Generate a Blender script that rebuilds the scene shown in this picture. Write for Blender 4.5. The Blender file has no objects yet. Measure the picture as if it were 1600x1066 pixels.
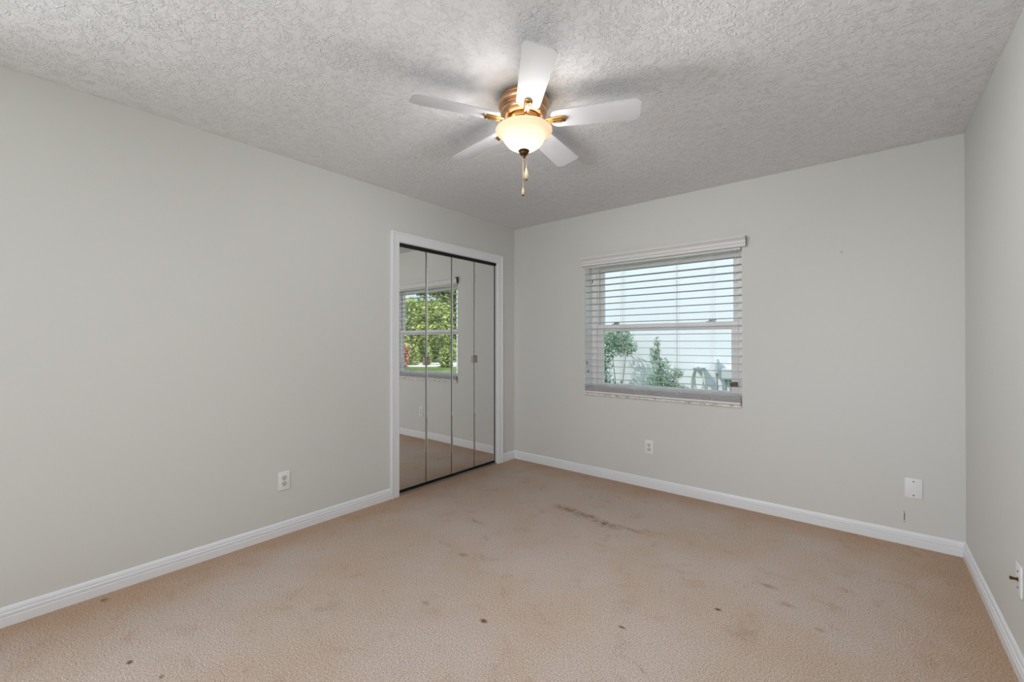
import bpy, bmesh, math, random
from mathutils import Vector, Matrix
import numpy as np

S = bpy.context.scene
COL = S.collection
PI = math.pi
R = math.radians

# ------------------------------------------------------------------ camera, world, sun, lights, exposure
W = 3.343            # room width (x), left wall at x = 0
H = 2.44             # ceiling height
YF = -5.60           # front wall (behind the camera); back wall at y = 0
cam_d = bpy.data.cameras.new('camera')
cam = bpy.data.objects.new('camera', cam_d)
COL.objects.link(cam)
cam_d.sensor_width = 36.0
cam_d.lens = 670.0 / 1600.0 * 36.0
cam_d.clip_start = 0.02
cam.location = (2.9, -3.56, 1.235)
cam.matrix_world = (Matrix.Translation((2.9, -3.56, 1.235))
                    @ Matrix.Rotation(R(39.494), 4, 'Z')
                    @ Matrix.Rotation(R(90.198), 4, 'X')
                    @ Matrix.Rotation(R(-0.03), 4, 'Z'))
S.camera = cam

world = bpy.data.worlds.new('sky')
S.world = world
world.use_nodes = True
wn = world.node_tree
wn.nodes.clear()
wo = wn.nodes.new('ShaderNodeOutputWorld')
wb = wn.nodes.new('ShaderNodeBackground')
wc = wn.nodes.new('ShaderNodeTexCoord')
wz = wn.nodes.new('ShaderNodeTexNoise')
wz.inputs['Scale'].default_value = 3.0
wz.inputs['Detail'].default_value = 6.0
wr = wn.nodes.new('ShaderNodeValToRGB')
wr.color_ramp.elements[0].position = 0.42
wr.color_ramp.elements[0].color = (0.55, 0.74, 1.0, 1)
wr.color_ramp.elements[1].position = 0.60
wr.color_ramp.elements[1].color = (1.0, 1.0, 1.0, 1)
wb.inputs['Strength'].default_value = 1.25
wn.links.new(wc.outputs['Generated'], wz.inputs['Vector'])
wn.links.new(wz.outputs['Fac'], wr.inputs['Fac'])
wn.links.new(wr.outputs['Color'], wb.inputs['Color'])
wn.links.new(wb.outputs['Background'], wo.inputs['Surface'])

sun_d = bpy.data.lights.new('sun', 'SUN')
sun_d.energy = 4.0
sun_d.angle = R(1.0)
sun_d.color = (1.0, 0.95, 0.86)
sun = bpy.data.objects.new('sun', sun_d)
COL.objects.link(sun)
sun.rotation_euler = Vector((0.55, 0.35, -0.76)).to_track_quat('-Z', 'Y').to_euler()

FXC = 2.00          # centre of the made-up front window
# fill lamp added in an invented window behind the camera
front_fill_d = bpy.data.lights.new('added_front_fill', 'AREA')
front_fill_d.shape = 'RECTANGLE'
front_fill_d.size = 2.4
front_fill_d.size_y = 1.35
front_fill_d.spread = R(120)
front_fill_d.energy = 24.5
front_fill_d.color = (0.95, 0.98, 1.02)
front_fill = bpy.data.objects.new('added_front_fill', front_fill_d)
COL.objects.link(front_fill)
front_fill.location = (FXC, YF - 0.16, 1.40)
front_fill.rotation_euler = (R(90), 0, 0)          # shines towards +y, into the room

side_d = bpy.data.lights.new('added_side_fill', 'AREA')  # second fill lamp, added in an invented side window
side_d.shape = 'RECTANGLE'
side_d.size = 1.25
side_d.size_y = 1.25
side_d.spread = R(160)
side_d.energy = 38.0
side_d.color = (0.95, 0.98, 1.02)
sidel = bpy.data.objects.new('added_side_fill', side_d)
COL.objects.link(sidel)
sidel.location = (-0.14, -4.65, 1.40)
sidel.rotation_euler = (R(90), 0, R(-90))   # shines towards +x, into the room

S.view_settings.view_transform = 'Standard'
S.view_settings.look = 'None'
S.view_settings.gamma = 1.0
S.view_settings.use_curve_mapping = False
S.view_settings.exposure = 0.07
S.cycles.max_bounces = 12
S.cycles.diffuse_bounces = 6
S.cycles.glossy_bounces = 6
S.cycles.transmission_bounces = 8
S.cycles.transparent_max_bounces = 16
S.cycles.caustics_reflective = False
S.cycles.caustics_refractive = False
S.cycles.sample_clamp_indirect = 6.0


# ------------------------------------------------------------------ materials
def lin(c):
    return tuple(((v / 255.0) / 12.92 if v / 255.0 <= 0.04045 else ((v / 255.0 + 0.055) / 1.055) ** 2.4) for v in c)


def mat(name, rgb, rough=0.5, metal=0.0, spec=0.5):
    m = bpy.data.materials.new(name)
    m.use_nodes = True
    b = m.node_tree.nodes['Principled BSDF']
    b.inputs['Base Color'].default_value = (*lin(rgb), 1)
    b.inputs['Roughness'].default_value = rough
    b.inputs['Metallic'].default_value = metal
    b.inputs['Specular IOR Level'].default_value = spec
    return m


class NT:
    """small node-tree writer"""
    def __init__(s, m):
        s.t = m.node_tree
        s.b = s.t.nodes['Principled BSDF']
        s.co = s.t.nodes.new('ShaderNodeTexCoord')
        s.pos = s.co.outputs['Object']

    def n(s, kind, **kw):
        x = s.t.nodes.new(kind)
        for k, v in kw.items():
            setattr(x, k, v)
        return x

    def link(s, a, b):
        s.t.links.new(a, b)

    def noise(s, scale, detail=3.0, rough=0.55, vec=None, dist=0.0):
        x = s.n('ShaderNodeTexNoise')
        x.inputs['Scale'].default_value = scale
        x.inputs['Detail'].default_value = detail
        x.inputs['Roughness'].default_value = rough
        x.inputs['Distortion'].default_value = dist
        s.link(vec or s.pos, x.inputs['Vector'])
        return x.outputs['Fac']

    def math(s, op, a, b=0.0, c=None, clamp=False):
        x = s.n('ShaderNodeMath', operation=op)
        x.use_clamp = clamp
        for i, v in enumerate((a, b, c)):
            if v is None:
                continue
            if isinstance(v, (int, float)):
                x.inputs[i].default_value = v
            else:
                s.link(v, x.inputs[i])
        return x.outputs[0]

    def ramp(s, fac, stops):
        x = s.n('ShaderNodeValToRGB')
        e = x.color_ramp.elements
        while len(e) < len(stops):
            e.new(0.5)
        for el, (p, c) in zip(e, stops):
            el.position = p
            el.color = (*c, 1) if len(c) == 3 else c
        s.link(fac, x.inputs['Fac'])
        return x.outputs['Color']

    def smooth(s, v, a, b):
        x = s.n('ShaderNodeMapRange', interpolation_type='SMOOTHSTEP')
        x.inputs['From Min'].default_value = a
        x.inputs['From Max'].default_value = b
        s.link(v, x.inputs['Value'])
        return x.outputs['Result']

    def mix(s, fac, a, b):
        x = s.n('ShaderNodeMix', data_type='RGBA')
        for sock, v in ((x.inputs[0], fac), (x.inputs[6], a), (x.inputs[7], b)):
            if isinstance(v, (int, float)):
                sock.default_value = v
            elif isinstance(v, tuple):
                sock.default_value = (*v, 1)
            else:
                s.link(v, sock)
        return x.outputs[2]

    def bump(s, h, strength, dist):
        x = s.n('ShaderNodeBump')
        x.inputs['Strength'].default_value = strength
        x.inputs['Distance'].default_value = dist
        s.link(h, x.inputs['Height'])
        s.link(x.outputs['Normal'], s.b.inputs['Normal'])

    def color(s, c):
        s.link(c, s.b.inputs['Base Color'])

    def xyz(s):
        x = s.n('ShaderNodeSeparateXYZ')
        s.link(s.pos, x.inputs[0])
        return x.outputs

    def disc(s, xy, cx, cy, r0, r1, sx=1.0, sy=1.0, ang=0.0):
        """1 inside an ellipse on the floor, falling to 0"""
        ca, sa = math.cos(ang), math.sin(ang)
        dx = s.math('SUBTRACT', xy[0], cx)
        dy = s.math('SUBTRACT', xy[1], cy)
        u = s.math('ADD', s.math('MULTIPLY', dx, ca / sx), s.math('MULTIPLY', dy, sa / sx))
        v = s.math('ADD', s.math('MULTIPLY', dx, -sa / sy), s.math('MULTIPLY', dy, ca / sy))
        d = s.math('SQRT', s.math('ADD', s.math('MULTIPLY', u, u), s.math('MULTIPLY', v, v)))
        return s.smooth(d, r1, r0)


M = {}
# walls: off-white eggshell paint with a faint roller texture
WALLC = lin((208, 208, 205))
M['wall'] = mat('wall_paint', (208, 208, 205), 0.55, spec=0.25)
t = NT(M['wall'])
t.bump(t.noise(260, 2), 0.10, 0.002)

M['wall_back'] = mat('wall_paint_back', (208, 208, 205), 0.55, spec=0.25)
t = NT(M['wall_back'])
t.bump(t.noise(260, 2), 0.10, 0.002)
xx, yy, zz = t.xyz()
wob = t.math('MULTIPLY', t.math('SUBTRACT', t.noise(30, 2), 0.5), 0.008)
dx = t.math('ABSOLUTE', t.math('SUBTRACT', t.math('ADD', xx, wob), 3.081))
s1 = t.math('MULTIPLY', t.smooth(dx, 0.0035, 0.0015), t.math('MULTIPLY', t.smooth(zz, 0.125, 0.140), t.smooth(zz, 0.212, 0.196)))
s1 = t.math('MULTIPLY', s1, t.smooth(t.noise(55, 2), 0.36, 0.50))
dx2 = t.math('SUBTRACT', xx, 2.78)
dz2 = t.math('SUBTRACT', zz, 1.83)
d2 = t.math('SQRT', t.math('ADD', t.math('MULTIPLY', dx2, dx2), t.math('MULTIPLY', dz2, dz2)))
s1 = t.math('MAXIMUM', s1, t.math('MULTIPLY', t.smooth(d2, 0.010, 0.003), 0.4))
t.color(t.mix(s1, WALLC, lin((88, 86, 80))))

# ceiling: knock-down / stomped plaster texture, white
M['ceiling'] = mat('textured_ceiling_plaster', (229, 229, 232), 0.85, spec=0.1)
t = NT(M['ceiling'])
n1 = t.noise(27, 2.0, 0.5, dist=1.2)
ridge = t.math('SUBTRACT', 1.0, t.math('MULTIPLY', t.math('ABSOLUTE', t.math('SUBTRACT', n1, 0.5)), 19.0), clamp=True)
brk = t.smooth(t.noise(26, 2, 0.5), 0.44, 0.55)
n2 = t.noise(42, 2.0, 0.5, dist=0.9)
ridge2 = t.math('SUBTRACT', 1.0, t.math('MULTIPLY', t.math('ABSOLUTE', t.math('SUBTRACT', n2, 0.5)), 22.0), clamp=True)
brk2 = t.smooth(t.noise(21, 2, 0.5, dist=0.5), 0.46, 0.58)
plate = t.smooth(t.noise(32, 2, 0.5, dist=0.8), 0.48, 0.54)
fine = t.noise(150, 2)
h = t.math('ADD', t.math('MULTIPLY', ridge, brk), t.math('ADD', t.math('MULTIPLY', t.math('MULTIPLY', ridge2, brk2), 0.7), t.math('ADD', t.math('MULTIPLY', plate, 0.45), t.math('MULTIPLY', fine, 0.10))))
t.bump(h, 0.62, 0.0056)

# carpet: cut pile, mauve-beige, browner where it is worn and along the walls
M['carpet'] = mat('beige_cut_pile_carpet', (190, 165, 148), 0.95, spec=0.05)
t = NT(M['carpet'])
xx, yy, zz = t.xyz()
big = t.noise(1.6, 4, 0.6, dist=0.4)
midn = t.noise(7.0, 4, 0.65, dist=0.6)
pile = t.noise(170, 2.5, 0.65)
tuft = t.noise(60, 2, 0.6)
c = t.ramp(t.smooth(big, 0.32, 0.68), [(0.0, lin((192, 173, 157))), (1.0, lin((196, 182, 174)))])
c = t.mix(t.math('MULTIPLY', t.smooth(midn, 0.54, 0.72), 0.35), c, lin((170, 140, 114)))
# filtration soiling next to the skirting
edge = t.math('MINIMUM', t.math('MINIMUM', xx, t.math('SUBTRACT', W, xx)), t.math('MULTIPLY', yy, -1.0))
edge = t.math('ADD', edge, t.math('MULTIPLY', t.math('SUBTRACT', t.noise(5, 3), 0.5), 0.35))
c = t.mix(t.math('MULTIPLY', t.smooth(edge, 0.42, 0.02), 0.55), c, lin((180, 142, 106)))
# stains and dents
def floor_pt(px, py):
    f = 670.0
    ray = cam.matrix_world.to_3x3() @ Vector(((px - 800) / f, (533 - py) / f, -1.0))
    o = cam.matrix_world.translation
    k = -o.z / ray.z
    p = o + ray * k
    return p.x, p.y


# marks in the pile, located from their place on the floor (metres from the left / back wall)
worn = t.math('ADD', 0.25, t.math('MULTIPLY', t.smooth(t.noise(24, 4, 0.7), 0.40, 0.62), 0.95))
for mk in [(884, 795, 0.14, 0.06, 0.50), (915, 806, 0.15, 0.07, 0.50), (948, 820, 0.14, 0.065, 0.60), (990, 829, 0.16, 0.03, 0.40), (1020, 832, 0.12, 0.02, 0.3),
           (756, 971, 0.024, 0.018, 0.95), (972, 981, 0.022, 0.012, 0.85), (724, 867, 0.05, 0.03, 0.35), (665, 943, 0.03, 0.02, 0.35),
           (1122, 953, 0.020, 0.015, 1.0), (163, 939, 0.035, 0.015, 0.8), (203, 1035, 0.018, 0.013, 0.95), (252, 1058, 0.014, 0.01, 0.7),
           (1001, 1045, 0.055, 0.005, 0.8), (745, 815, 0.12, 0.03, 0.30), (1203, 917, 0.05, 0.03, 0.35), (1230, 945, 0.05, 0.03, 0.35),
           (1170, 985, 0.06, 0.18, 0.12), (980, 945, 0.07, 0.12, 0.13), (1262, 800, 0.25, 0.03, 0.30), (1060, 765, 0.30, 0.03, 0.25),
           (1325, 925, 0.06, 0.03, 0.22), (1282, 985, 0.03, 0.02, 0.3), (735, 800, 0.08, 0.03, 0.22)]:
    x0, y0 = floor_pt(mk[0], mk[1])
    ang = 0.0 if mk[0] != 1001 else -0.6
    jx = t.math('MULTIPLY', t.math('SUBTRACT', t.noise(14, 3), 0.5), 0.05 if mk[2] > 0.03 else 0.015)
    k = t.disc((t.math('ADD', xx, jx), t.math('SUBTRACT', yy, jx)), x0, y0, 0.25, 1.1, mk[2], mk[3], ang)
    k = t.math('MULTIPLY', k, worn if mk[2] > 0.03 else 1.0)
    c = t.mix(t.math('MULTIPLY', k, mk[4]), c, lin((112, 82, 60)))
pl = t.ramp(pile, [(0.32, (0.56, 0.54, 0.52)), (0.5, (0.98, 0.98, 0.98)), (0.68, (1.34, 1.34, 1.35))])
mm = t.n('ShaderNodeMix', data_type='RGBA', blend_type='MULTIPLY')
mm.inputs[0].default_value = 1.0
t.link(c, mm.inputs[6])
t.link(pl, mm.inputs[7])
t.color(mm.outputs[2])
t.bump(t.math('ADD', pile, t.math('MULTIPLY', tuft, 0.25)), 0.55, 0.008)

M['trim'] = mat('white_semi_gloss_trim', (226, 228, 232), 0.35)
M['jamb'] = mat('white_plaster_reveal', (244, 243, 241), 0.6, spec=0.2)
M['mirror'] = mat('mirror_silver', (235, 236, 234), 0.0, 1.0)
M['bevel'] = mat('mirror_bevelled_edge', (232, 234, 233), 0.04, 1.0)
M['black'] = mat('black_gap', (8, 8, 9), 0.7)
M['track'] = mat('dark_bronze_track', (30, 26, 24), 0.45, 0.3)
M['alu'] = mat('brushed_aluminium', (176, 172, 166), 0.35, 0.9)
M['chrome'] = mat('satin_chrome_knob', (170, 162, 154), 0.28, 1.0)
M['plastic'] = mat('white_plastic', (228, 228, 230), 0.35)
M['receptacle'] = mat('off_white_receptacle', (202, 201, 198), 0.4)
M['slot'] = mat('dark_slot', (30, 28, 26), 0.6)
M['screw'] = mat('steel_screw', (120, 116, 110), 0.4, 0.8)
M['vinyl'] = mat('white_vinyl', (243, 239, 239), 0.4)
M['slat'] = mat('white_blind_slat', (214, 213, 213), 0.45)
M['slatshade'] = mat('shaded_white_slat', (184, 187, 189), 0.5)  # same white slats, colour darkened to show them backlit
M['cord'] = mat('white_cord', (225, 224, 222), 0.8)
M['brown'] = mat('brown_plastic', (82, 62, 48), 0.5)
M['fanwhite'] = mat('white_fan_blade', (204, 204, 208), 0.45)
M['copper'] = mat('antique_copper', (214, 172, 138), 0.3, 1.0)
M['brass'] = mat('antique_brass', (196, 158, 104), 0.25, 1.0)
M['darkbrass'] = mat('dark_brass', (92, 70, 44), 0.3, 1.0)
M['fob'] = mat('cream_painted_wood', (224, 204, 168), 0.45)
M['stucco'] = mat('pale_aqua_stucco', (234, 237, 243), 0.9, spec=0.1)
t = NT(M['stucco'])
t.bump(t.noise(60, 3), 0.35, 0.01)
M['roof'] = mat('grey_shingle', (120, 116, 112), 0.9)
M['soffit'] = mat('white_soffit', (232, 236, 234), 0.8)
M['siding'] = mat('slate_blue_siding', (70, 84, 104), 0.8)
M['hose'] = mat('pale_green_hose', (196, 208, 200), 0.5)
M['meter'] = mat('light_grey_steel_box', (196, 200, 206), 0.5)
M['pipe'] = mat('grey_conduit', (150, 158, 166), 0.5)
M['stem'] = mat('green_brown_stem', (128, 138, 112), 0.8)
M['bark'] = mat('grey_bark', (112, 98, 84), 0.9)
M['concrete'] = mat('pale_concrete', (236, 232, 226), 0.9)


def leafmat(name, a, b):
    m = mat(name, a, 0.6, spec=0.2)
    q = NT(m)
    gi = q.n('ShaderNodeNewGeometry')
    q.color(q.ramp(gi.outputs['Random Per Island'], [(0.0, lin(a)), (1.0, lin(b))]))
    return m


M['leaf_soft'] = leafmat('soft_green_leaves', (96, 128, 104), (168, 192, 164))
M['leaf_tree'] = leafmat('tree_leaves', (84, 112, 60), (206, 212, 132))
M['leaf_dark'] = leafmat('dark_leaves', (60, 88, 60), (124, 150, 96))
M['leaf_pink'] = leafmat('pink_red_leaves', (176, 92, 80), (226, 176, 150))
M['leaf_palm'] = leafmat('yellow_green_leaves', (140, 164, 92), (220, 226, 150))

M['grass'] = mat('lawn', (92, 124, 66), 0.95, spec=0.05)
t = NT(M['grass'])
t.color(t.ramp(t.noise(0.35, 5), [(0.35, lin((74, 104, 56))), (0.65, lin((140, 156, 92)))]))
t.bump(t.noise(25, 3), 0.6, 0.05)

# clear glass: thin pane
g = bpy.data.materials.new('clear_window_glass')
g.use_nodes = True
gt = g.node_tree
gt.nodes.clear()
go = gt.nodes.new('ShaderNodeOutputMaterial')
gm = gt.nodes.new('ShaderNodeMixShader')
gtr = gt.nodes.new('ShaderNodeBsdfTransparent')
gtr.inputs['Color'].default_value = (0.945, 0.972, 0.985, 1)
ggl = gt.nodes.new('ShaderNodeBsdfGlossy')
ggl.inputs['Roughness'].default_value = 0.0
glw = gt.nodes.new('ShaderNodeLayerWeight')
glw.inputs['Blend'].default_value = 0.5
gp = gt.nodes.new('ShaderNodeMath')
gp.operation = 'POWER'
gp.inputs[1].default_value = 4.0
gf = gt.nodes.new('ShaderNodeMath')
gf.operation = 'MULTIPLY_ADD'
gf.inputs[1].default_value = 0.5
gf.inputs[2].default_value = 0.0
gt.links.new(glw.outputs['Facing'], gp.inputs[0])
gt.links.new(gp.outputs[0], gf.inputs[0])
gt.links.new(gf.outputs[0], gm.inputs[0])
gt.links.new(gtr.outputs[0], gm.inputs[1])
gt.links.new(ggl.outputs[0], gm.inputs[2])
gt.links.new(gm.outputs[0], go.inputs['Surface'])
M['glass'] = g

# frosted alabaster bowl, lit from inside by its bulbs
g = bpy.data.materials.new('frosted_alabaster_glass')
g.use_nodes = True
gt = g.node_tree
gt.nodes.clear()
go = gt.nodes.new('ShaderNodeOutputMaterial')
m1 = gt.nodes.new('ShaderNodeMixShader')
m1.inputs[0].default_value = 0.42
df = gt.nodes.new('ShaderNodeBsdfDiffuse')
df.inputs['Color'].default_value = (*lin((244, 226, 200)), 1)
tl = gt.nodes.new('ShaderNodeBsdfTranslucent')
tl.inputs['Color'].default_value = (*lin((255, 247, 234)), 1)
m2 = gt.nodes.new('ShaderNodeMixShader')
m2.inputs[0].default_value = 0.06
gl = gt.nodes.new('ShaderNodeBsdfGlossy')
gl.inputs['Roughness'].default_value = 0.25
gt.links.new(df.outputs[0], m1.inputs[1])
gt.links.new(tl.outputs[0], m1.inputs[2])
gt.links.new(m1.outputs[0], m2.inputs[1])
gt.links.new(gl.outputs[0], m2.inputs[2])
gt.links.new(m2.outputs[0], go.inputs['Surface'])
M['bowl'] = g


# ------------------------------------------------------------------ mesh helpers
def setp(o, label=None, cat=None, group=None, kind=None):
    if label:
        o['label'] = label
    if cat:
        o['category'] = cat
    if group:
        o['group'] = group
    if kind:
        o['kind'] = kind
    return o


def empty(name, loc=(0, 0, 0), rz=0.0):
    o = bpy.data.objects.new(name, None)
    COL.objects.link(o)
    o.location = loc
    o.rotation_euler = (0, 0, rz)
    o.empty_display_size = 0.05
    return o


class MB:
    def __init__(s):
        s.bm = bmesh.new()

    def box(s, lo, hi, bev=0.0, seg=2, mtx=None):
        r = bmesh.ops.create_cube(s.bm, size=1.0)
        vs = r['verts']
        lo, hi = Vector(lo), Vector(hi)
        for v in vs:
            v.co = Vector([(lo[i] + hi[i]) / 2 + v.co[i] * (hi[i] - lo[i]) for i in range(3)])
        if bev:
            es = list({e for v in vs for e in v.link_edges})
            rr = bmesh.ops.bevel(s.bm, geom=es, offset=bev, segments=seg, affect='EDGES', profile=0.5)
            vs = list({v for f in rr['faces'] for v in f.verts} | {v for v in vs if v.is_valid})
        if mtx is not None:
            for v in vs:
                v.co = mtx @ v.co
        return s

    def prism(s, poly, axis, a, b, mtx=None):
        """poly: 2-D outline in the two other axes (in x,y,z order), extruded along axis from a to b"""
        def mk(p, k):
            if axis == 0:
                return Vector((k, p[0], p[1]))
            if axis == 1:
                return Vector((p[0], k, p[1]))
            return Vector((p[0], p[1], k))
        va = [s.bm.verts.new(mk(p, a)) for p in poly]
        vb = [s.bm.verts.new(mk(p, b)) for p in poly]
        n = len(poly)
        for i in range(n):
            s.bm.faces.new((va[i], va[(i + 1) % n], vb[(i + 1) % n], vb[i]))
        s.bm.faces.new(list(reversed(va)))
        s.bm.faces.new(vb)
        if mtx is not None:
            for v in va + vb:
                v.co = mtx @ v.co
        return s

    def lathe(s, prof, n=48, c=(0, 0, 0), mtx=None, close=False):
        """prof: (radius, z) list, turned about z"""
        rings = []
        for r, z in prof:
            if r < 1e-6:
                rings.append([s.bm.verts.new((c[0], c[1], c[2] + z))])
            else:
                rings.append([s.bm.verts.new((c[0] + r * math.cos(2 * PI * k / n), c[1] + r * math.sin(2 * PI * k / n), c[2] + z)) for k in range(n)])
        for a, b in zip(rings, rings[1:]):
            if len(a) == 1 and len(b) == 1:
                continue
            for k in range(n):
                k2 = (k + 1) % n
                if len(a) == 1:
                    s.bm.faces.new((a[0], b[k], b[k2]))
                elif len(b) == 1:
                    s.bm.faces.new((a[k], b[0], a[k2]))
                else:
                    s.bm.faces.new((a[k], b[k], b[k2], a[k2]))
        if mtx is not None:
            for ring in rings:
                for v in ring:
                    v.co = mtx @ v.co
        return s

    def tube(s, pts, r, n=8):
        pts = [Vector(p) for p in pts]
        rad = r if isinstance(r, (list, tuple)) else [r] * len(pts)
        rings = []
        up = Vector((0, 0, 1))
        for i, p in enumerate(pts):
            d = (pts[min(i + 1, len(pts) - 1)] - pts[max(i - 1, 0)]).normalized()
            a = d.cross(up)
            if a.length < 1e-3:
                a = d.cross(Vector((1, 0, 0)))
            a.normalize()
            b = d.cross(a)
            rings.append([s.bm.verts.new(p + a * rad[i] * math.cos(2 * PI * k / n) + b * rad[i] * math.sin(2 * PI * k / n)) for k in range(n)])
        for ra, rb in zip(rings, rings[1:]):
            for k in range(n):
                s.bm.faces.new((ra[k], ra[(k + 1) % n], rb[(k + 1) % n], rb[k]))
        s.bm.faces.new(list(reversed(rings[0])))
        s.bm.faces.new(rings[-1])
        return s

    def xf(s, mtx):
        for v in s.bm.verts:
            v.co = mtx @ v.co
        return s

    def build(s, name, m, parent=None, smooth=None, loc=None):
        bmesh.ops.recalc_face_normals(s.bm, faces=s.bm.faces[:])
        me = bpy.data.meshes.new(name)
        if smooth is not None:
            for f in s.bm.faces:
                f.smooth = True
            for e in s.bm.edges:
                e.smooth = len(e.link_faces) == 2 and e.calc_face_angle(0) < R(smooth)
        s.bm.to_mesh(me)
        s.bm.free()
        for k in (m if isinstance(m, list) else [m]):
            me.materials.append(k)
        o = bpy.data.objects.new(name, me)
        COL.objects.link(o)
        if parent is not None:
            o.parent = parent
        if loc is not None:
            o.location = loc
        return o


def struct(o, label=None, cat=None):
    return setp(o, label, cat, kind='structure')


# ------------------------------------------------------------------ room shell
T = 0.25
OX0, OX1, OZ0, OZ1 = 0.855, 2.190, 0.745, 1.975       # window opening in the back wall
CY0, CY1, CZ = -1.474, -0.283, 2.046                  # closet opening in the left wall

struct(MB().box((-0.9, YF - 0.2, -0.12), (W + 0.2, T, 0.0)).build('floor', M['carpet']),
       'worn beige cut pile carpet covering the whole bedroom floor', 'carpet')
struct(MB().box((-0.9, YF - 0.2, H), (W + 0.2, T, H + 0.12)).build('ceiling', M['ceiling']),
       'white stomp textured plaster ceiling above the whole room', 'ceiling')
b = MB()
wy0, wy1, wz0, wz1 = -5.275, -4.025, 0.775, 2.025
b.box((-0.12, YF - 0.2, 0), (0, wy0, H))
b.box((-0.12, wy0, 0), (0, wy1, wz0))
b.box((-0.12, wy0, wz1), (0, wy1, H))
b.box((-0.12, wy1, 0), (0, CY0, H))
b.box((-0.12, CY0, CZ), (0, CY1, H))
b.box((-0.12, CY1, 0), (0, 0, H))
struct(b.build('wall_left', M['wall']), 'long blank off-white wall holding the mirrored closet doors', 'wall')
b = MB()
b.box((-0.9, 0, 0), (OX0, T, H))
b.box((OX1, 0, 0), (W + 0.2, T, H))
b.box((OX0, 0, 0), (OX1, T, OZ0))
b.box((OX0, 0, OZ1), (OX1, T, H))
struct(b.build('wall_back', M['wall_back']), 'off-white far wall with the blinded window in it', 'wall')
struct(MB().box((W, YF - 0.2, 0), (W + 0.2, 0, H)).build('wall_right', M['wall']),
       'off-white wall seen edge-on at the right side', 'wall')
b = MB()
fx0, fx1, fz0, fz1 = FXC - 1.2, FXC + 1.2, 0.725, 2.075
b.box((0, YF - 0.2, 0), (fx0, YF, H))
b.box((fx1, YF - 0.2, 0), (W, YF, H))
b.box((fx0, YF - 0.2, 0), (fx1, YF, fz0))
b.box((fx0, YF - 0.2, fz1), (fx1, YF, H))
struct(b.build('wall_front', M['wall']), 'off-white wall behind the camera', 'wall')
# closet interior behind the mirrored doors
b = MB()
b.box((-0.9, CY0 - 0.45, 0), (-0.78, CY1 + 0.28, H))
b.box((-0.78, CY0 - 0.45, 0), (-0.12, CY0 - 0.35, H))
struct(b.build('wall_closet', M['wall']), 'closet lining behind the mirrored doors', 'wall')


# skirting: stepped colonial profile (distance from wall, height)
BP = [(0, 0), (0.0145, 0), (0.0145, 0.038), (0.010, 0.041), (0.010, 0.045), (0.0135, 0.047), (0.0135, 0.056), (0.009, 0.059),
      (0.009, 0.063), (0.0105, 0.066), (0.008, 0.076), (0.004, 0.082), (0, 0.084)]


def skirting(name, p0, p1, nrm, label, m0=0, m1=0):
    """extrude BP from p0 to p1 along the wall; nrm points into the room; m0/m1 = mitre (+1 shortens with depth)"""
    d = (Vector(p1) - Vector(p0)).normalized()
    nrm = Vector(nrm)
    bm = MB()
    rows = []
    for p, m in ((Vector(p0), m0), (Vector(p1), -m1)):
        rows.append([bm.bm.verts.new(p + nrm * q[0] + d * q[0] * m + Vector((0, 0, q[1]))) for q in BP])
    n = len(BP)
    for i in range(n):
        bm.bm.faces.new((rows[0][i], rows[0][(i + 1) % n], rows[1][(i + 1) % n], rows[1][i]))
    bm.bm.faces.new(rows[0])
    bm.bm.faces.new(list(reversed(rows[1])))
    return struct(bm.build(name, M['trim']), label, 'baseboard')


skirting('baseboard_left', (0, YF, 0), (0, -1.556, 0), (1, 0, 0), 'white moulded baseboard running along the long left wall to the closet', 0, 0)
skirting('baseboard_left', (0, -0.206, 0), (0, 0, 0), (1, 0, 0), 'short white baseboard piece between closet casing and far corner', 0, 1)
skirting('baseboard_back', (0, 0, 0), (W, 0, 0), (0, -1, 0), 'white moulded baseboard along the far wall under the window', 1, 1)
skirting('baseboard_right', (W, YF, 0), (W, 0, 0), (-1, 0, 0), 'white moulded baseboard along the right wall', 0, 1)

# closet casing (trim), with an inner and an outer bead
def casing_profile(side_lo, side_hi):
    return None


b = MB()
cw, ct = 0.080, 0.019
cp = [(0, 0), (cw, 0), (cw, 0.017), (cw - 0.006, ct), (cw - 0.016, ct), (cw - 0.020, 0.015), (0.014, 0.012), (0.008, 0.013), (0.003, 0.011), (0, 0.008)]
# three mitred lengths: outline of the opening followed by cp (offset outwards, proud of the wall)
corner = [(CY0, 0.0, -1, 0), (CY0, CZ, -1, 1), (CY1, CZ, 1, 1), (CY1, 0.0, 1, 0)]
rows = []
for (y, z, sy, sz) in corner:
    rows.append([b.bm.verts.new((q[1], y + sy * q[0], z + sz * q[0])) for q in cp])
for ra, rb in zip(rows, rows[1:]):
    for i in range(len(cp)):
        j = (i + 1) % len(cp)
        b.bm.faces.new((ra[i], ra[j], rb[j], rb[i]))
b.bm.faces.new(rows[0])
b.bm.faces.new(list(reversed(rows[-1])))
# jamb lining
b.box((-0.119, CY0, 0.001), (0.001, CY0 + 0.003, CZ))
b.box((-0.119, CY1 - 0.003, 0.001), (0.001, CY1, CZ))
b.box((-0.119, CY0, CZ - 0.003), (0.001, CY1, CZ))
struct(b.build('trim_1', M['trim']), 'white painted casing framing the mirrored closet opening', 'door casing')

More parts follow.
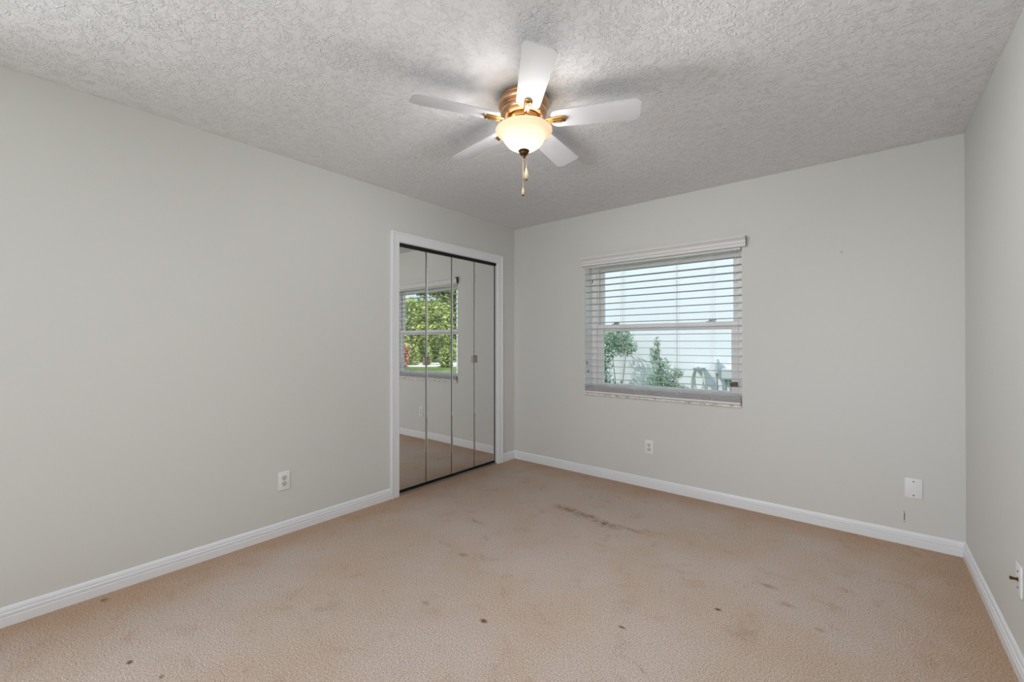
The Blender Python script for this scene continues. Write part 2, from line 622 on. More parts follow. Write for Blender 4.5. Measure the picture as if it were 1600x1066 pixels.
# ------------------------------------------------------------------ mirrored bifold closet doors
b = MB()
b.box((-0.040, CY0 + 0.004, 2.018), (-0.006, CY1 - 0.004, 2.042))
b.box((-0.045, CY1 - 0.022, 0.014), (-0.022, CY1 - 0.0035, 2.018))  # black strip painting the shade in the gap beside the last panel
struct(b.build('trim_2', M['black']), 'dark top track above the mirrored closet doors, with a black strip for the shaded side gap', 'door track')
b = MB()
b.box((-0.045, CY0 + 0.004, 0.002), (-0.002, CY1 - 0.004, 0.014), 0.002, 1)
struct(b.build('trim_3', M['alu']), 'metal bottom track under the mirrored closet doors', 'door track')

PW = (CY1 - CY0 - 0.022) / 4.0
PZ0, PZ1 = 0.036, 2.022


def mirror_leaf(parent, knob_side):
    """one mirrored leaf, local: y 0..PW, x = 0 is the mirror face (towards +x)"""
    g = 0.0034
    p = MB().box((-0.026, g, PZ0 - 0.012), (-0.0045, PW - g, PZ1)).build('door_panel', M['track'], parent)
    # mirror: flat field and a bevelled rim
    bm = MB()
    bv = 0.009
    o_ = [(-0.0035, g, PZ0), (-0.0035, PW - g, PZ0), (-0.0035, PW - g, PZ1), (-0.0035, g, PZ1)]
    i_ = [(0, g + bv, PZ0 + bv), (0, PW - g - bv, PZ0 + bv), (0, PW - g - bv, PZ1 - bv), (0, g + bv, PZ1 - bv)]
    k_ = [(-0.0044, a[1], a[2]) for a in o_]
    vo = [bm.bm.verts.new(a) for a in o_]
    vi = [bm.bm.verts.new(a) for a in i_]
    vk = [bm.bm.verts.new(a) for a in k_]
    f0 = bm.bm.faces.new(vi)
    for q in range(4):
        r = (q + 1) % 4
        f = bm.bm.faces.new((vo[q], vo[r], vi[r], vi[q]))
        f.material_index = 1
        f = bm.bm.faces.new((vk[q], vk[r], vo[r], vo[q]))
        f.material_index = 1
    f = bm.bm.faces.new(list(reversed(vk)))
    f.material_index = 1
    bm.build('mirror', [M['mirror'], M['bevel']], p)
    if knob_side:
        k = MB()
        y0, y1 = (PW - 0.032, PW - 0.004) if knob_side > 0 else (0.004, 0.032)
        k.box((0.0005, y0, 1.040), (0.012, y1, 1.112), 0.003, 2)
        yc = PW - 0.008 if knob_side > 0 else 0.008
        k.box((0.010, yc - 0.004, 1.042), (0.020, yc + 0.004, 1.110), 0.0015, 1)
        setp(k.build('pull_handle', M['chrome'], p), 'small rectangular satin metal pull')
    return p


def bifold(name, y_start, label, tilt, knobs):
    root = empty(name, (-0.016, y_start, 0))
    setp(root, label, 'closet door', 'mirrored bifold closet doors', 'structure')
    a = mirror_leaf(root, knobs[0])
    a.rotation_euler = (0, 0, tilt)
    c2 = mirror_leaf(root, knobs[1])
    c2.location = (-math.sin(tilt) * PW, math.cos(tilt) * PW, 0)
    c2.rotation_euler = (0, 0, -tilt)
    return root


bifold('door_1', CY0 + 0.003, 'left pair of mirrored closet panels, reflecting the window', R(0.45), (1, -1))
bifold('door_2', CY0 + 0.003 + 2 * PW, 'right pair of mirrored closet panels, next to the far corner', R(-0.1), (1, -1))

# ------------------------------------------------------------------ window 1 (single hung) in the back wall
win = struct(empty('window_1', ((OX0 + OX1) / 2, 0.15, OZ0)), 'white single-hung window behind the blind, view of pale wall and shrubs', 'window')
win.location = (0, 0, 0)


def ring(bm, x0, x1, z0, z1, y0, y1, w, wt=None, wb=None, bev=0.002):
    wt = w if wt is None else wt
    wb = w if wb is None else wb
    bm.box((x0, y0, z0), (x0 + w, y1, z1), bev, 1)
    bm.box((x1 - w, y0, z0), (x1, y1, z1), bev, 1)
    bm.box((x0 + w, y0, z1 - wt), (x1 - w, y1, z1), bev, 1)
    bm.box((x0 + w, y0, z0), (x1 - w, y1, z0 + wb), bev, 1)


b = MB()
ring(b, OX0 + 0.001, OX1 - 0.001, OZ0 + 0.018, OZ1 - 0.001, 0.14, 0.235, 0.050, 0.03, 0.035)
b.box((OX0 + 0.051, 0.165, OZ0 + 0.05), (OX0 + 0.063, 0.18, OZ1 - 0.03))      # balance channels
b.box((OX1 - 0.063, 0.165, OZ0 + 0.05), (OX1 - 0.051, 0.18, OZ1 - 0.03))
b.build('window_frame', M['vinyl'], win)
us = MB()
ring(us, OX0 + 0.055, OX1 - 0.055, 1.350, OZ1 - 0.03, 0.196, 0.220, 0.046, 0.032, 0.050)
us = us.build('upper_sash', M['vinyl'], win)
MB().box((OX0 + 0.095, 0.206, 1.395), (OX1 - 0.095, 0.210, OZ1 - 0.058)).build('glass_pane', M['glass'], us)
ls = MB()
ring(ls, OX0 + 0.058, OX1 - 0.058, OZ0 + 0.054, 1.402, 0.160, 0.190, 0.050, 0.062, 0.048)
ls.box((OX0 + 0.058, 0.150, 1.362), (OX1 - 0.058, 0.162, 1.376), 0.002, 1)
ls = ls.build('lower_sash', M['vinyl'], win)
MB().box((OX0 + 0.100, 0.172, OZ0 + 0.095), (OX1 - 0.100, 0.176, 1.346)).build('glass_pane', M['glass'], ls)
for xl in (1.085, 1.925):
    k = MB()
    k.box((xl - 0.035, 0.166, 1.402), (xl + 0.035, 0.186, 1.410), 0.002, 1)
    k.lathe([(0, 0.020), (0.008, 0.019), (0.013, 0.012), (0.014, 0.0)], 16, (xl, 0.176, 1.410))
    k.box((xl - 0.004, 0.160, 1.412), (xl + 0.046, 0.172, 1.421), 0.003, 1)
    setp(k.build('sash_latch', M['alu'], ls), 'grey cam latch on the meeting rail')
# reveal lining (drywall return) and marble stool
b = MB()
b.box((OX0, 0.002, OZ0 + 0.02), (OX0 + 0.0015, 0.14, OZ1))
b.box((OX1 - 0.0015, 0.002, OZ0 + 0.02), (OX1, 0.14, OZ1))
b.box((OX0, 0.002, OZ1 - 0.0015), (OX1, 0.14, OZ1))
b.build('reveal', M['jamb'], win)
M['marble'] = mat('white_marble_sill', (220, 216, 210), 0.3)
t = NT(M['marble'])
t.color(t.ramp(t.noise(14, 5, 0.6, dist=2.5), [(0.40, lin((166, 158, 148))), (0.5, lin((222, 219, 214))), (1.0, lin((230, 228, 224)))]))
MB().box((OX0 + 0.001, -0.014, OZ0 + 0.0005), (OX1 - 0.001, 0.14, OZ0 + 0.019), 0.004, 2).build('window_sill', M['marble'], win)
win_sill_top = OZ0 + 0.019

# made-up front window behind the camera, put in for its fill light
added_win2 = struct(empty('added_window_front', (0, 0, 0)), 'white window added behind the camera to carry fill light', 'window')
b = MB()
ring(b, fx0 + 0.001, fx1 - 0.001, fz0 + 0.001, fz1 - 0.001, YF - 0.12, YF - 0.06, 0.04)
b.build('window_frame', M['vinyl'], added_win2)

added_win3 = struct(empty('added_window_side', (0, 0, 0)), 'white window added in the unseen left wall to carry fill light', 'window')  # invented side window, put in for its fill light
b = MB()
ring(b, wy0 + 0.001, wy1 - 0.001, wz0 + 0.001, wz1 - 0.001, 0.04, 0.09, 0.04)
b.xf(Matrix.Rotation(R(90), 4, 'Z'))
b.build('window_frame', M['vinyl'], added_win3)

# ------------------------------------------------------------------ faux wood blind
bl = empty('window_blind', ((OX0 + OX1) / 2, 0.016, win_sill_top))
bl.location = (0, 0, 0)
setp(bl, 'white horizontal slat blind lowered and open over the window', 'window blind')
SX0, SX1 = OX0 + 0.006, OX1 - 0.007
YC = 0.012
SD = 0.058
# valance: crown-like profile in (y, z)
vp = [(-0.010, 1.945), (-0.030, 1.945), (-0.034, 1.950), (-0.034, 1.966), (-0.040, 1.972), (-0.040, 1.990), (-0.048, 2.000), (-0.056, 2.006),
      (-0.060, 2.012), (-0.060, 2.022), (-0.010, 2.022)]
v = MB().prism(vp, 0, 0.838, 2.222)
v.box((0.838, -0.03, 1.947), (0.850, -0.001, 2.02)).box((2.210, -0.03, 1.947), (2.222, -0.001, 2.02))
v.build('valance', M['slat'], bl)
MB().box((SX0, -0.006, 1.930), (SX1, 0.040, 1.972), 0.002, 1).build('headrail', M['slat'], bl)
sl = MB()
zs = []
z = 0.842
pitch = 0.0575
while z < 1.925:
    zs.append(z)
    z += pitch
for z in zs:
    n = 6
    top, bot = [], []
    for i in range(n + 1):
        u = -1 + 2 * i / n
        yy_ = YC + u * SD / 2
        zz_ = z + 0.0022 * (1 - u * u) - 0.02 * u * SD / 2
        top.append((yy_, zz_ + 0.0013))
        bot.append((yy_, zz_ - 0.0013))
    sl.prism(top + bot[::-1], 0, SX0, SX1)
sl.build('slats', M['slatshade'], bl)
sl = MB()
for i in range(6):       # surplus slats stacked on the bottom rail
    z = win_sill_top + 0.026 + i * 0.0065
    sl.box((SX0, YC - SD / 2, z), (SX1, YC + SD / 2, z + 0.0032), 0.0008, 1)
sl.build('stacked_slats', M['slat'], bl)
MB().box((SX0, YC - SD / 2, win_sill_top + 0.002), (SX1, YC + SD / 2, win_sill_top + 0.022), 0.004, 2).build('bottom_rail', M['slat'], bl)
for xl in (0.985, 1.225, 1.700, 1.975):
    k = MB()
    for yo in (-SD / 2 - 0.0012, SD / 2 + 0.0012):
        k.tube([(xl, YC + yo, 0.77), (xl, YC + yo, 1.935)], 0.0009, 6)
        k.tube([(xl + 0.016, YC + yo, 0.77), (xl + 0.016, YC + yo, 1.935)], 0.0009, 6)
    k.tube([(xl + 0.008, YC, 0.77), (xl + 0.008, YC, 1.935)], 0.0009, 6)
    k.build('ladder_cord', M['cord'], bl)
M['tassel'] = mat('grey_tassel', (92, 88, 86), 0.5)


def pull(x, zb, m, big=False, y=-0.030):
    c_ = MB().tube([(x, y, 1.944), (x + 0.002, y, (1.944 + zb) / 2), (x, y, zb)], 0.0011, 6).build('pull_cord', M['cord'], bl)
    if big:
        tt = MB().box((-0.026, -0.004, -0.030), (0.018, 0.004, 0.004), 0.003, 2).box((-0.034, -0.006, -0.034), (-0.016, 0.006, -0.004), 0.004, 2)
    else:
        tt = MB().lathe([(0, 0), (0.003, -0.001), (0.0048, -0.012), (0.006, -0.026), (0.004, -0.030), (0, -0.030)], 14)
    setp(tt.xf(Matrix.Translation((x, y, zb))).build('cord_tassel', m, c_), 'brown cord end block' if big else 'small grey cord tassel')


pull(0.897, 1.062, M['tassel'])
pull(0.910, 0.985, M['tassel'])
pull(0.955, 1.815, M['tassel'])
pull(2.150, 0.935, M['brown'], True)

# ------------------------------------------------------------------ ceiling fan
FX, FY = 1.606, -1.897
fan = empty('ceiling_fan', (FX, FY, H))
setp(fan, 'white five-blade flush-mount ceiling fan with copper housing and lit glass bowl', 'ceiling fan')
prof = [(0.0, 0), (0.112, 0), (0.116, -0.004), (0.116, -0.014), (0.112, -0.018), (0.117, -0.021), (0.124, -0.028), (0.1265, -0.038), (0.1245, -0.048),
        (0.118, -0.055), (0.114, -0.057), (0.116, -0.061), (0.116, -0.064), (0.110, -0.068), (0.113, -0.071), (0.114, -0.080), (0.110, -0.090),
        (0.102, -0.098), (0.094, -0.103), (0.090, -0.104), (0.0, -0.104)]
hs = MB().lathe(prof, 72).build('motor_housing', M['copper'], fan, smooth=40)
setp(hs, 'turned antique copper motor housing')
prof = [(0.0, -0.104), (0.078, -0.104), (0.082, -0.108), (0.084, -0.116), (0.080, -0.123), (0.070, -0.126), (0.056, -0.128), (0.054, -0.140), (0.058, -0.146), (0.070, -0.150), (0.074, -0.155), (0.070, -0.158), (0, -0.158)]
MB().lathe(prof, 56).build('switch_housing', M['brass'], fan, smooth=40)


def blade_outline(n=8):
    """half-width along the radius, rounded root and tip corners; r from 0.145 to 0.555"""
    r0, r1, w0, w1, rc = 0.135, 0.552, 0.056, 0.068, 0.030
    up = []
    for i in range(n + 1):                       # root: broad rounding
        a = PI / 2 * i / n
        up.append((r0 + 0.045 * (1 - math.cos(a)), w0 - 0.032 + 0.032 * math.sin(a)))
    for i in range(n + 1):
        a = PI / 2 * i / n
        up.append((r1 - rc + rc * math.sin(a), w1 - rc + rc * math.cos(a)))
    return up + [(x, -y) for x, y in reversed(up)]


ZB = -0.121
PITCH = R(12)
for k in range(5):
    az = R(-45.6 + 72 * k)
    m = Matrix.Rotation(az, 4, 'Z') @ Matrix.Translation((0, 0, ZB)) @ Matrix.Rotation(-PITCH, 4, 'X')
    bm = MB().prism(blade_outline(), 2, -0.003, 0.003)
    es = [e for e in bm.bm.edges if len(e.link_faces) == 2 and e.calc_face_angle(0) > R(60) and abs(e.verts[0].co.z - e.verts[1].co.z) < 1e-5]
    bmesh.ops.bevel(bm.bm, geom=es, offset=0.0012, segments=1, affect='EDGES')
    bm.xf(m)
    blade = bm.build('fan_blade', M['fanwhite'], fan, smooth=30)
    # arm: neck from the rotor, then a trough-shaped holder under the blade root ending in a rounded toe
    arm = MB()
    arm.tube([(0.070, 0, -0.006 + 0.008), (0.095, 0, -0.010), (0.120, 0, -0.014)], [0.009, 0.009, 0.010], 12)
    n = 14
    secs = []
    for (r, w, h_) in [(0.108, 0.010, 0.008), (0.120, 0.015, 0.011), (0.145, 0.018, 0.013), (0.185, 0.020, 0.014), (0.198, 0.0195, 0.013), (0.206, 0.016, 0.011), (0.210, 0.008, 0.006)]:
        secs.append([arm.bm.verts.new((r, w * math.cos(PI * i / n), -0.0032 - h_ * math.sin(PI * i / n))) for i in range(n + 1)])
    for a, c_ in zip(secs, secs[1:]):
        for i in range(n):
            arm.bm.faces.new((a[i], a[i + 1], c_[i + 1], c_[i]))
    for s_ in (secs[0], secs[-1]):
        arm.bm.faces.new(s_)
    for a, c_ in zip(secs, secs[1:]):
        arm.bm.faces.new((a[0], c_[0], c_[n], a[n]))
    for yo in (-0.0065, 0.0065):                 # two raised flutes
        arm.tube([(0.125, yo, -0.0150), (0.150, yo, -0.0165), (0.186, yo, -0.0172)], 0.003, 8)
    arm.xf(m)
    setp(arm.build('blade_arm', M['brass'], blade, smooth=45), 'fluted antique brass blade arm')
    sc = MB()
    sc.lathe([(0, -0.004), (0.0045, -0.0035), (0.006, 0.0), (0.006, 0.004)], 12, (0.199, 0.0, -0.0170))
    sc.xf(m)
    sc.build('screw', M['darkbrass'], blade, smooth=40)

# glass bowl (bell shape, open at the top)
ro = [(0.1370, -0.160), (0.1395, -0.164), (0.1370, -0.170), (0.127, -0.177), (0.116, -0.184), (0.108, -0.194), (0.102, -0.206), (0.094, -0.220), (0.082, -0.234), (0.064, -0.247), (0.044, -0.255), (0.022, -0.259), (0.008, -0.260)]
ri = [(r - 0.004 if r > 0.02 else r, z + 0.003) for r, z in ro]
bw = MB().lathe(ro + ri[::-1], 72)
bowl = bw.build('glass_bowl', M['bowl'], fan, smooth=50)
setp(bowl, 'lit cream frosted glass bowl')
fi = MB().lathe([(0.006, -0.255), (0.022, -0.2585), (0.0275, -0.262), (0.0275, -0.265), (0.022, -0.268), (0.0225, -0.272), (0.019, -0.280), (0.011, -0.287), (0.007, -0.289), (0.0075, -0.293), (0.005, -0.298), (0, -0.299)], 40)
setp(fi.build('finial', M['darkbrass'], fan, smooth=40), 'dark brass finial under the bowl')
MB().tube([(0, 0, -0.156), (0, 0, -0.258)], 0.005, 10).build('centre_rod', M['brass'], fan)
# two bulbs: their glowing glass gives part of the lamp's light
M['bulb'] = bpy.data.materials.new('lit_bulb')
M['bulb'].use_nodes = True
bt = M['bulb'].node_tree
bt.nodes.clear()
bo = bt.nodes.new('ShaderNodeOutputMaterial')
be = bt.nodes.new('ShaderNodeEmission')
be.inputs['Color'].default_value = (1.0, 0.91, 0.78, 1)
be.inputs['Strength'].default_value = 24.0
bt.links.new(be.outputs[0], bo.inputs['Surface'])
view = Vector((cam.location.x - FX, cam.location.y - FY, 0)).normalized()
side = Vector((-view.y, view.x, 0))
for sgn in (-1, 1):
    p = side * sgn * 0.045 + view * 0.012 * sgn
    bu = MB().lathe([(0, 0.026), (0.010, 0.024), (0.011, 0.012), (0.016, 0.004), (0.020, -0.006), (0.020, -0.014), (0.014, -0.023), (0, -0.027)], 20)
    bu.xf(Matrix.Translation((p.x, p.y, -0.195)))
    bu.build('light_bulb', M['bulb'], fan, smooth=60)
# unseen lamps added round the bowl for its light: soft glow, more outwards and down
# (strongest towards the right wall, to brighten it)
LAMPS = [('POINT', 13.0, 0.0, 0.0, -0.235)]
for az, watts in ((0, 36.0), (90, 13.0), (180, 11.0), (270, 14.0)):
    LAMPS.append(('SPOT', watts, az, 0.155, -0.215))
for kind, watts, az, rad, zl in LAMPS:
    ld = bpy.data.lights.new('bowl_light', kind)
    ld.energy = watts
    ld.color = (0.985, 0.985, 0.975)
    ld.shadow_soft_size = 0.10 if kind == 'POINT' else 0.06
    lo_ = bpy.data.objects.new('bowl_light', ld)
    COL.objects.link(lo_)
    lo_.parent = fan
    lo_.location = (rad * math.cos(R(az)), rad * math.sin(R(az)), zl)
    if kind == 'SPOT':
        ld.spot_size = R(140)
        ld.spot_blend = 0.8
        lo_.rotation_euler = Vector((math.cos(R(az)), math.sin(R(az)), -0.85)).to_track_quat('-Z', 'Y').to_euler()
# pull chains with fobs
for (dx_, dy_, zt, zb, big) in [(0.012, 0.002, -0.275, -0.350, True), (-0.004, 0.008, -0.285, -0.444, False)]:
    q = -side * dx_ * -1 + view * dy_
    ch = MB()
    zc = zt
    while zc > zb:
        ch.lathe([(0, 0.0016), (0.0012, 0.0009), (0.0016, 0), (0.0012, -0.0009), (0, -0.0016)], 6, (q.x, q.y, zc))
        zc -= 0.0036
    ch.tube([(q.x, q.y, zt + 0.03), (q.x, q.y, zb)], 0.0006, 5)
    ch = ch.build('pull_chain', M['brass'], fan)
    s_ = 1.0 if big else 0.72
    fb = MB().lathe([(0, 0), (0.003 * s_, -0.001), (0.0045 * s_, -0.008 * s_), (0.0095 * s_, -0.022 * s_), (0.0115 * s_, -0.034 * s_), (0.010 * s_, -0.044 * s_), (0.006 * s_, -0.052 * s_), (0, -0.054 * s_)], 20, (q.x, q.y, zb))
    fb = fb.build('chain_fob', M['fob'], ch, smooth=60)
    ch2 = MB().lathe([(0, 0.004), (0.0045, 0.003), (0.0048, -0.004), (0, -0.005)], 14, (q.x, q.y, zb - 0.054 * s_))
    if True:
        # dark tip belongs to the fob: join as a second material on its mesh
        me = fb.data
        me.materials.append(M['darkbrass'])
        bm_ = bmesh.new()
        bm_.from_mesh(me)
        base = len(bm_.faces)
        tmp = bpy.data.meshes.new('tmp')
        ch2.bm.to_mesh(tmp)
        ch2.bm.free()
        bm_.from_mesh(tmp)
        bm_.faces.ensure_lookup_table()
        for f in bm_.faces[base:]:
            f.material_index = 1
        bm_.to_mesh(me)
        bm_.free()
        bpy.data.meshes.remove(tmp)


# ------------------------------------------------------------------ wall plates
def wall_mtx(p, nrm):
    """local: x right, z up, y = out of the wall"""
    nrm = Vector(nrm)
    up = Vector((0, 0, 1))
    xx_ = nrm.cross(up)
    m = Matrix((xx_, nrm, up)).transposed().to_4x4()
    m.translation = p
    return m


def plate_mesh(w=0.072, h=0.118, d=0.006):
    bm = MB().box((-w / 2, 0, -h / 2), (w / 2, d, h / 2), 0.0028, 3)
    return bm


def outlet(p, nrm, label):
    root = empty('wall_outlet')
    root.matrix_world = wall_mtx(p, nrm)
    setp(root, label, 'wall outlet', 'duplex wall outlets')
    plate_mesh().build('cover_plate', M['plastic'], root, smooth=30)
    for s in (-1, 1):
        bm = MB()
        pts = []
        for i in range(32):
            a = 2 * PI * i / 32
            pts.append((0.0172 * math.cos(a), max(-0.0138, min(0.0138, 0.0172 * math.sin(a)))))
        bm.prism([(x, z + s * 0.0195) for x, z in pts], 1, 0.003, 0.0080)
        rc = bm.build('receptacle', M['receptacle'], root)
        sl_ = MB()
        zc = s * 0.0195
        sl_.box((-0.0082, 0.0070, zc - 0.001), (-0.0052, 0.0084, zc + 0.0085))
        sl_.box((0.0052, 0.0070, zc - 0.000), (0.0082, 0.0084, zc + 0.0075))
        sl_.lathe([(0, 0), (0.0032, 0), (0.0032, 0.0014), (0, 0.0014)], 14, mtx=Matrix.Translation((0, 0.0070, zc - 0.0080)) @ Matrix.Rotation(-PI / 2, 4, 'X'))
        sl_.build('socket_slots', M['slot'], rc)
    MB().lathe([(0, 0.0014), (0.0026, 0.0010), (0.0032, 0)], 14, mtx=Matrix.Translation((0, 0.006, 0)) @ Matrix.Rotation(-PI / 2, 4, 'X')).build('screw', M['screw'], root)
    return root


outlet((0, -2.358, 0.344), (1, 0, 0), 'white duplex outlet on the long left wall before the closet')
outlet((1.479, 0, 0.344), (0, -1, 0), 'white duplex outlet low on the far wall below the window')

root = empty('blank_wall_plate')
root.matrix_world = wall_mtx((3.123, 0, 0.348), (0, -1, 0))
setp(root, 'white blank wall plate with two screws near the right corner', 'wall plate')
plate_mesh(0.080, 0.122).build('cover_plate', M['plastic'], root, smooth=30)
for s in (-1, 1):
    MB().lathe([(0, 0.0016), (0.0030, 0.0012), (0.0038, 0)], 14, mtx=Matrix.Translation((0, 0.006, s * 0.0415)) @ Matrix.Rotation(-PI / 2, 4, 'X')).build('screw', M['slot'], root)

root = empty('cable_wall_plate')
root.matrix_world = wall_mtx((W, -1.128, 0.352), (-1, 0, 0))
setp(root, 'white cable plate with protruding metal connector on the right wall', 'wall plate')
plate_mesh(0.072, 0.116, 0.007).build('cover_plate', M['plastic'], root, smooth=30)
for s in (-1, 1):
    MB().lathe([(0, 0.002), (0.0030, 0.0014), (0.0038, 0)], 14, mtx=Matrix.Translation((0, 0.007, s * 0.030)) @ Matrix.Rotation(-PI / 2, 4, 'X')).build('screw', M['slot'], root)
k = MB()
rot = Matrix.Translation((0, 0.006, 0)) @ Matrix.Rotation(-PI / 2, 4, 'X')
k.lathe([(0, 0), (0.0075, 0), (0.0075, 0.003), (0.0048, 0.003), (0.0048, 0.016), (0.0062, 0.016), (0.0062, 0.022), (0, 0.022)], 18, mtx=rot)
k.build('cable_connector', M['darkbrass'], root)


# ------------------------------------------------------------------ outside
GZ = -0.20
rng = np.random.default_rng(7)
struct(MB().box((-60, -60, GZ - 0.1), (120, 120, GZ)).build('ground', M['grass']), 'green lawn outside the window', 'lawn')
# pale street crossing the mirror's view of the lawn
P = [(13.0, 17.0), (23.5, 7.5), (27.2, 10.6), (16.0, 21.0)]
b = MB().prism([(17.4 - 9, 12.77 + 9.0 * 0.75 - 0.2), (14.85 + 14, 14.1 - 14 * 0.8 + 1.2), (20.9 + 12, 15.6 - 12 * 0.72), (20.9 - 9, 15.57 + 9 * 0.80)], 2, GZ, GZ + 0.02)
struct(b.build('road', M['concrete']), 'sunlit pale street seen through the reflected window', 'street')

nh = empty('neighbour_house', (-3, 3.0, GZ))
nh.location = (0, 0, 0)
setp(nh, 'pale aqua stucco house wall standing just outside the window', 'house')
MB().box((-7, 3.0, GZ), (4.10, 9.0, 2.75)).build('house_wall', M['stucco'], nh)
MB().prism([(2.95, 2.75), (9.2, 2.75), (6.0, 4.3)], 0, -7.4, 4.5).build('roof', M['roof'], nh)


def foliage(name, m, parent, centers, radii, n, size, seed, flat=0.7, kind=None):
    """leaf quads scattered through ellipsoids"""
    r = np.random.default_rng(seed)
    c = np.array(centers, float)
    rd = np.array(radii, float)
    w = (rd[:, 0] * rd[:, 1] * rd[:, 2]) ** (2.0 / 3)
    idx = r.choice(len(c), n, p=w / w.sum())
    d = r.normal(size=(n, 3))
    d /= np.linalg.norm(d, axis=1)[:, None]
    pos = c[idx] + d * rd[idx] * (r.random(n)[:, None] ** 0.45)
    a = r.normal(size=(n, 3))
    a /= np.linalg.norm(a, axis=1)[:, None]
    b_ = np.cross(a, r.normal(size=(n, 3)))
    b_ /= np.linalg.norm(b_, axis=1)[:, None]
    s = size * (0.6 + 0.8 * r.random(n))[:, None]
    a *= s
    b_ *= s * flat * 0.5
    V = np.stack([pos - a, pos + b_ - a * 0.1, pos + a, pos - b_ - a * 0.1], 1).reshape(-1, 3)
    F = np.arange(4 * n).reshape(-1, 4)
    me = bpy.data.meshes.new(name)
    me.from_pydata(V.tolist(), [], F.tolist())
    me.materials.append(m)
    o = bpy.data.objects.new(name, me)
    COL.objects.link(o)
    o.parent = parent
    return o


def shrub(x, y, label, m, stems, blobs, n, size, seed, flat=0.4):
    root = empty('garden_shrub', (x, y, GZ))
    setp(root, label, 'shrub')
    st = MB()
    for pts in stems:
        st.tube(pts, [0.009 - 0.006 * i / max(1, len(pts) - 1) for i in range(len(pts))], 6)
    st.build('stems', M['stem'], root)
    foliage('foliage', m, root, [q[:3] for q in blobs], [q[3:] for q in blobs], n, size, seed, flat)
    return root


# left: taller leafy shrub with bare lower stems
shrub(-0.10, 2.62, 'leafy green shrub against the pale wall, left side of the window view', M['leaf_soft'],
      [[(0, 0, 0), (0.02, 0, 0.6), (-0.04, 0, 1.1), (-0.1, 0, 1.5)], [(0.05, 0, 0), (0.10, 0, 0.7), (0.15, 0.02, 1.2), (0.12, 0, 1.55)], [(-0.05, 0, 0), (-0.2, 0, 0.7), (-0.28, 0, 1.3)]],
      [(-0.05, 0, 1.52, 0.36, 0.25, 0.13), (0.05, 0, 1.36, 0.30, 0.25, 0.14), (-0.22, 0, 1.15, 0.15, 0.2, 0.25), (-0.28, 0, 0.85, 0.18, 0.2, 0.25), (-0.1, 0, 0.60, 0.36, 0.25, 0.28), (0.2, 0, 0.66, 0.2, 0.2, 0.15)],
      3400, 0.040, 3)
# centre: airy shrub, broad at the base with thin upright shoots
shrub(0.83, 2.02, 'airy fine-leaved shrub in the middle of the window view', M['leaf_soft'],
      [[(0, 0, 0), (0, 0, 0.8), (-0.02, 0, 1.25), (-0.06, 0, 1.50)], [(0, 0, 0.4), (0.15, 0, 0.9), (0.22, 0, 1.10)], [(0, 0, 0.4), (-0.22, 0, 0.75), (-0.36, 0, 0.86)], [(0, 0, 0.3), (0.26, 0, 0.7), (0.36, 0, 0.82)]],
      [(0.0, 0, 1.08, 0.13, 0.1, 0.18), (-0.05, 0, 1.38, 0.05, 0.06, 0.13), (-0.10, 0, 1.25, 0.06, 0.06, 0.12), (0.02, 0, 0.90, 0.22, 0.18, 0.18), (-0.2, 0, 0.74, 0.24, 0.18, 0.13), (0.17, 0, 0.76, 0.24, 0.18, 0.16), (0, 0, 0.50, 0.42, 0.26, 0.32), (0.20, 0, 1.04, 0.09, 0.08, 0.08)],
      5200, 0.036, 5, 0.22)

# hose loops on a wall hanger, hook pole, meter box with conduit
ho = empty('garden_hose', (1.045, 2.93, 0.86))
setp(ho, 'pale coiled garden hose hanging on the outside wall', 'garden hose')
k = MB()
for j in range(4):
    w_ = 0.055 + 0.014 * j
    dpt = 0.010 * j
    k.tube([(w_ * math.sin(2 * PI * i / 28), -dpt, -0.16 - 0.03 * j + (0.17 + 0.035 * j) * math.cos(2 * PI * i / 28)) for i in range(29)], 0.009, 8)
k.build('hose_coil', M['hose'], ho)
MB().box((-0.07, -0.05, -0.02), (0.07, 0.065, 0.012), 0.008, 2).build('hanger', M['pipe'], ho)
po = empty('downpipe', (1.30, 2.95, GZ))
setp(po, 'thin grey pipe with rounded top on the outside wall', 'pipe')
k = MB()
k.tube([(0.0, 0, 0.0), (-0.02, 0, 1.0)], 0.012, 10)
k.build('pipe_stem', M['pipe'], po)
MB().lathe([(0, 0.21), (0.022, 0.20), (0.04, 0.15), (0.042, 0.0), (0.0, -0.01)], 16, (-0.022, 0, 1.0)).build('pipe_cap', M['meter'], po)
eb = empty('utility_box', (1.43, 2.935, 0.74))
setp(eb, 'grey utility box with conduit on the outside wall', 'utility box')
MB().box((-0.07, -0.06, -0.02), (0.07, 0.06, 0.13), 0.008, 2).build('box_body', M['meter'], eb)
MB().tube([(-0.03, 0, -0.02), (-0.03, 0, -0.94)], 0.014, 10).tube([(0.03, 0, -0.02), (0.03, 0, -0.94)], 0.016, 10).build('conduit', M['pipe'], eb)


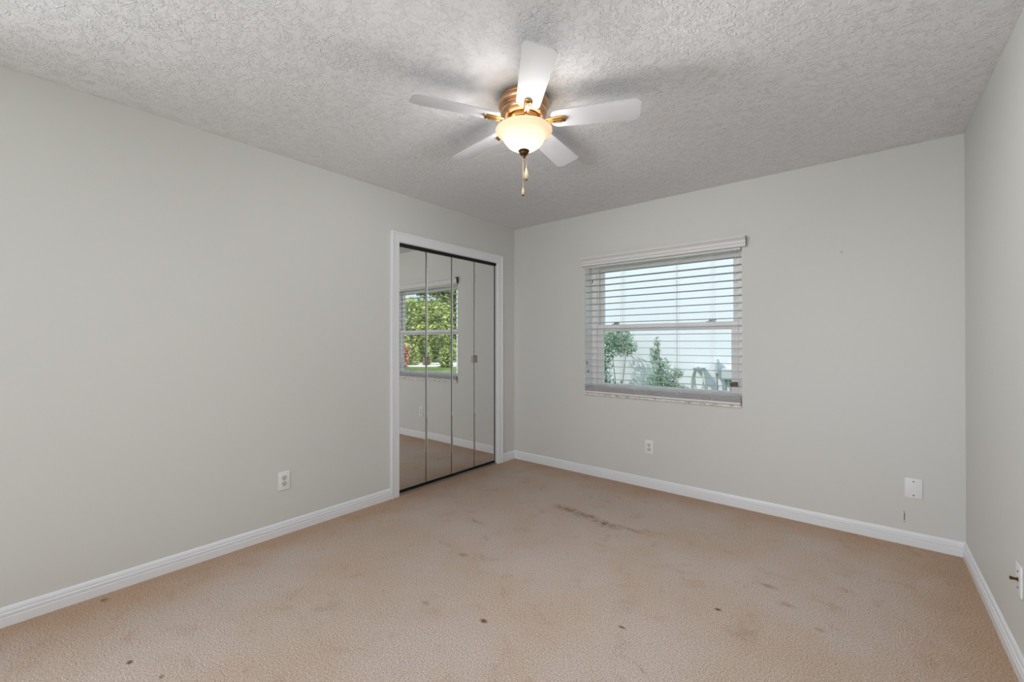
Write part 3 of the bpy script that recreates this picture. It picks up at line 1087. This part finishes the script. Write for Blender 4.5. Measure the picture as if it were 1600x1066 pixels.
# trees beyond the lawn, seen in the mirror through the window
def tree(x, y, h, r, label, m, seed, n=5200, base=0.25, leaf=0.20):
    root = empty('tree', (x, y, GZ))
    setp(root, label, 'tree', 'trees beyond the street')
    rr = random.Random(seed)
    st = MB()
    st.tube([(0, 0, 0), (0.1, 0.05, h * 0.3), (0.0, 0.0, h * 0.7)], [0.20, 0.15, 0.06], 10)
    for k in range(5):
        a = k * 1.256 + rr.random()
        st.tube([(0.05, 0, h * (0.25 + 0.06 * k)), (r * 0.35 * math.cos(a), r * 0.35 * math.sin(a), h * (0.42 + 0.07 * k)), (r * 0.7 * math.cos(a), r * 0.7 * math.sin(a), h * (0.5 + 0.08 * k))], [0.09, 0.06, 0.03], 7)
    st.build('trunk', M['bark'], root)
    bl_ = []
    for k in range(15):
        a = rr.random() * 2 * PI
        q = r * 0.75 * math.sqrt(rr.random())
        zz_ = h * (base + (1 - base) * rr.random() * 0.88)
        s_ = r * (0.28 + 0.22 * rr.random())
        bl_.append((q * math.cos(a), q * math.sin(a), zz_, s_, s_, s_ * 0.75))
    foliage('foliage', m, root, [q[:3] for q in bl_], [q[3:] for q in bl_], n, leaf, seed)
    return root


def mir(px, depth):
    """a point of the reflected view: closet mirror at x = -0.016 seen from the camera, at forward distance depth"""
    ray = cam.matrix_world.to_3x3() @ Vector(((px - 800) / 670.0, 0, -1.0))
    o = cam.matrix_world.translation
    p = o + ray * depth
    return -0.032 - p.x, p.y


TREES = [
    (640, 30, 4.8, 2.2, 'broad leafy tree at the left edge of the reflected view', 'leaf_tree', 11, 0.10),
    (671, 36, 5.2, 2.3, 'yellow-green tree in the middle of the reflected view', 'leaf_palm', 12, 0.12),
    (699, 42, 8.8, 2.6, 'sunlit tree reflected nearest the far jamb of the window', 'leaf_tree', 13, 0.36),
    (648, 48.5, 5.3, 3.3, 'dark tree standing behind the left reflected trees', 'leaf_dark', 15, 0.04),
    (683, 57, 6.0, 3.6, 'dark tree standing behind the right reflected trees', 'leaf_dark', 16, 0.04),
    (717, 80, 15.0, 5.0, 'far dark tree beyond the slate-blue house', 'leaf_dark', 17, 0.2),
]
for (px, dp, h_, r_, lab, mk, sd, bs) in TREES:
    x, y = mir(px, dp)
    tree(x, y, h_, r_, lab, M[mk], sd, base=bs)
for (px, dp, h_, r_, lab, mk, sd) in [(653, 27.5, 1.4, 0.9, 'low green bush under the reflected trees, left of the metal pull', 'leaf_tree', 21), (689, 25.0, 1.3, 0.8, 'low green bush under the reflected trees, right of the metal pull', 'leaf_tree', 22), (636, 25.5, 1.5, 0.8, 'pinkish red-leaved bush by the street in the reflected view', 'leaf_pink', 23)]:
    x, y = mir(px, dp)
    root = empty('street_bush', (x, y, GZ))
    setp(root, lab, 'bush')
    st = MB()
    for a in range(5):
        st.tube([(0, 0, 0), (0.3 * r_ * math.cos(a * 1.26), 0.3 * r_ * math.sin(a * 1.26), h_ * 0.6)], [0.03, 0.012], 6)
    st.build('stems', M['bark'], root)
    foliage('foliage', M[mk], root, [(0, 0, h_ * 0.5), (r_ * 0.4, 0.2, h_ * 0.35), (-r_ * 0.4, -0.2, h_ * 0.35)], [(r_ * 0.6, r_ * 0.6, h_ * 0.5), (r_ * 0.5, r_ * 0.5, h_ * 0.4), (r_ * 0.5, r_ * 0.5, h_ * 0.4)], 1500, 0.12, sd)

x, y = mir(703, 65)
fh = empty('street_house', (x, y, GZ), R(-35))
setp(fh, 'dark slate-blue house across the street in the reflected view', 'house')
MB().box((-3, 0, 0), (5, 6, 2.6)).build('house_wall', M['siding'], fh)
MB().prism([(-0.6, 2.6), (6.6, 2.6), (3.0, 4.4)], 0, -3.5, 5.5).build('roof', M['roof'], fh)
MB().box((0.2, -0.05, 0.1), (1.2, 0.02, 2.0)).build('house_door', M['soffit'], fh)
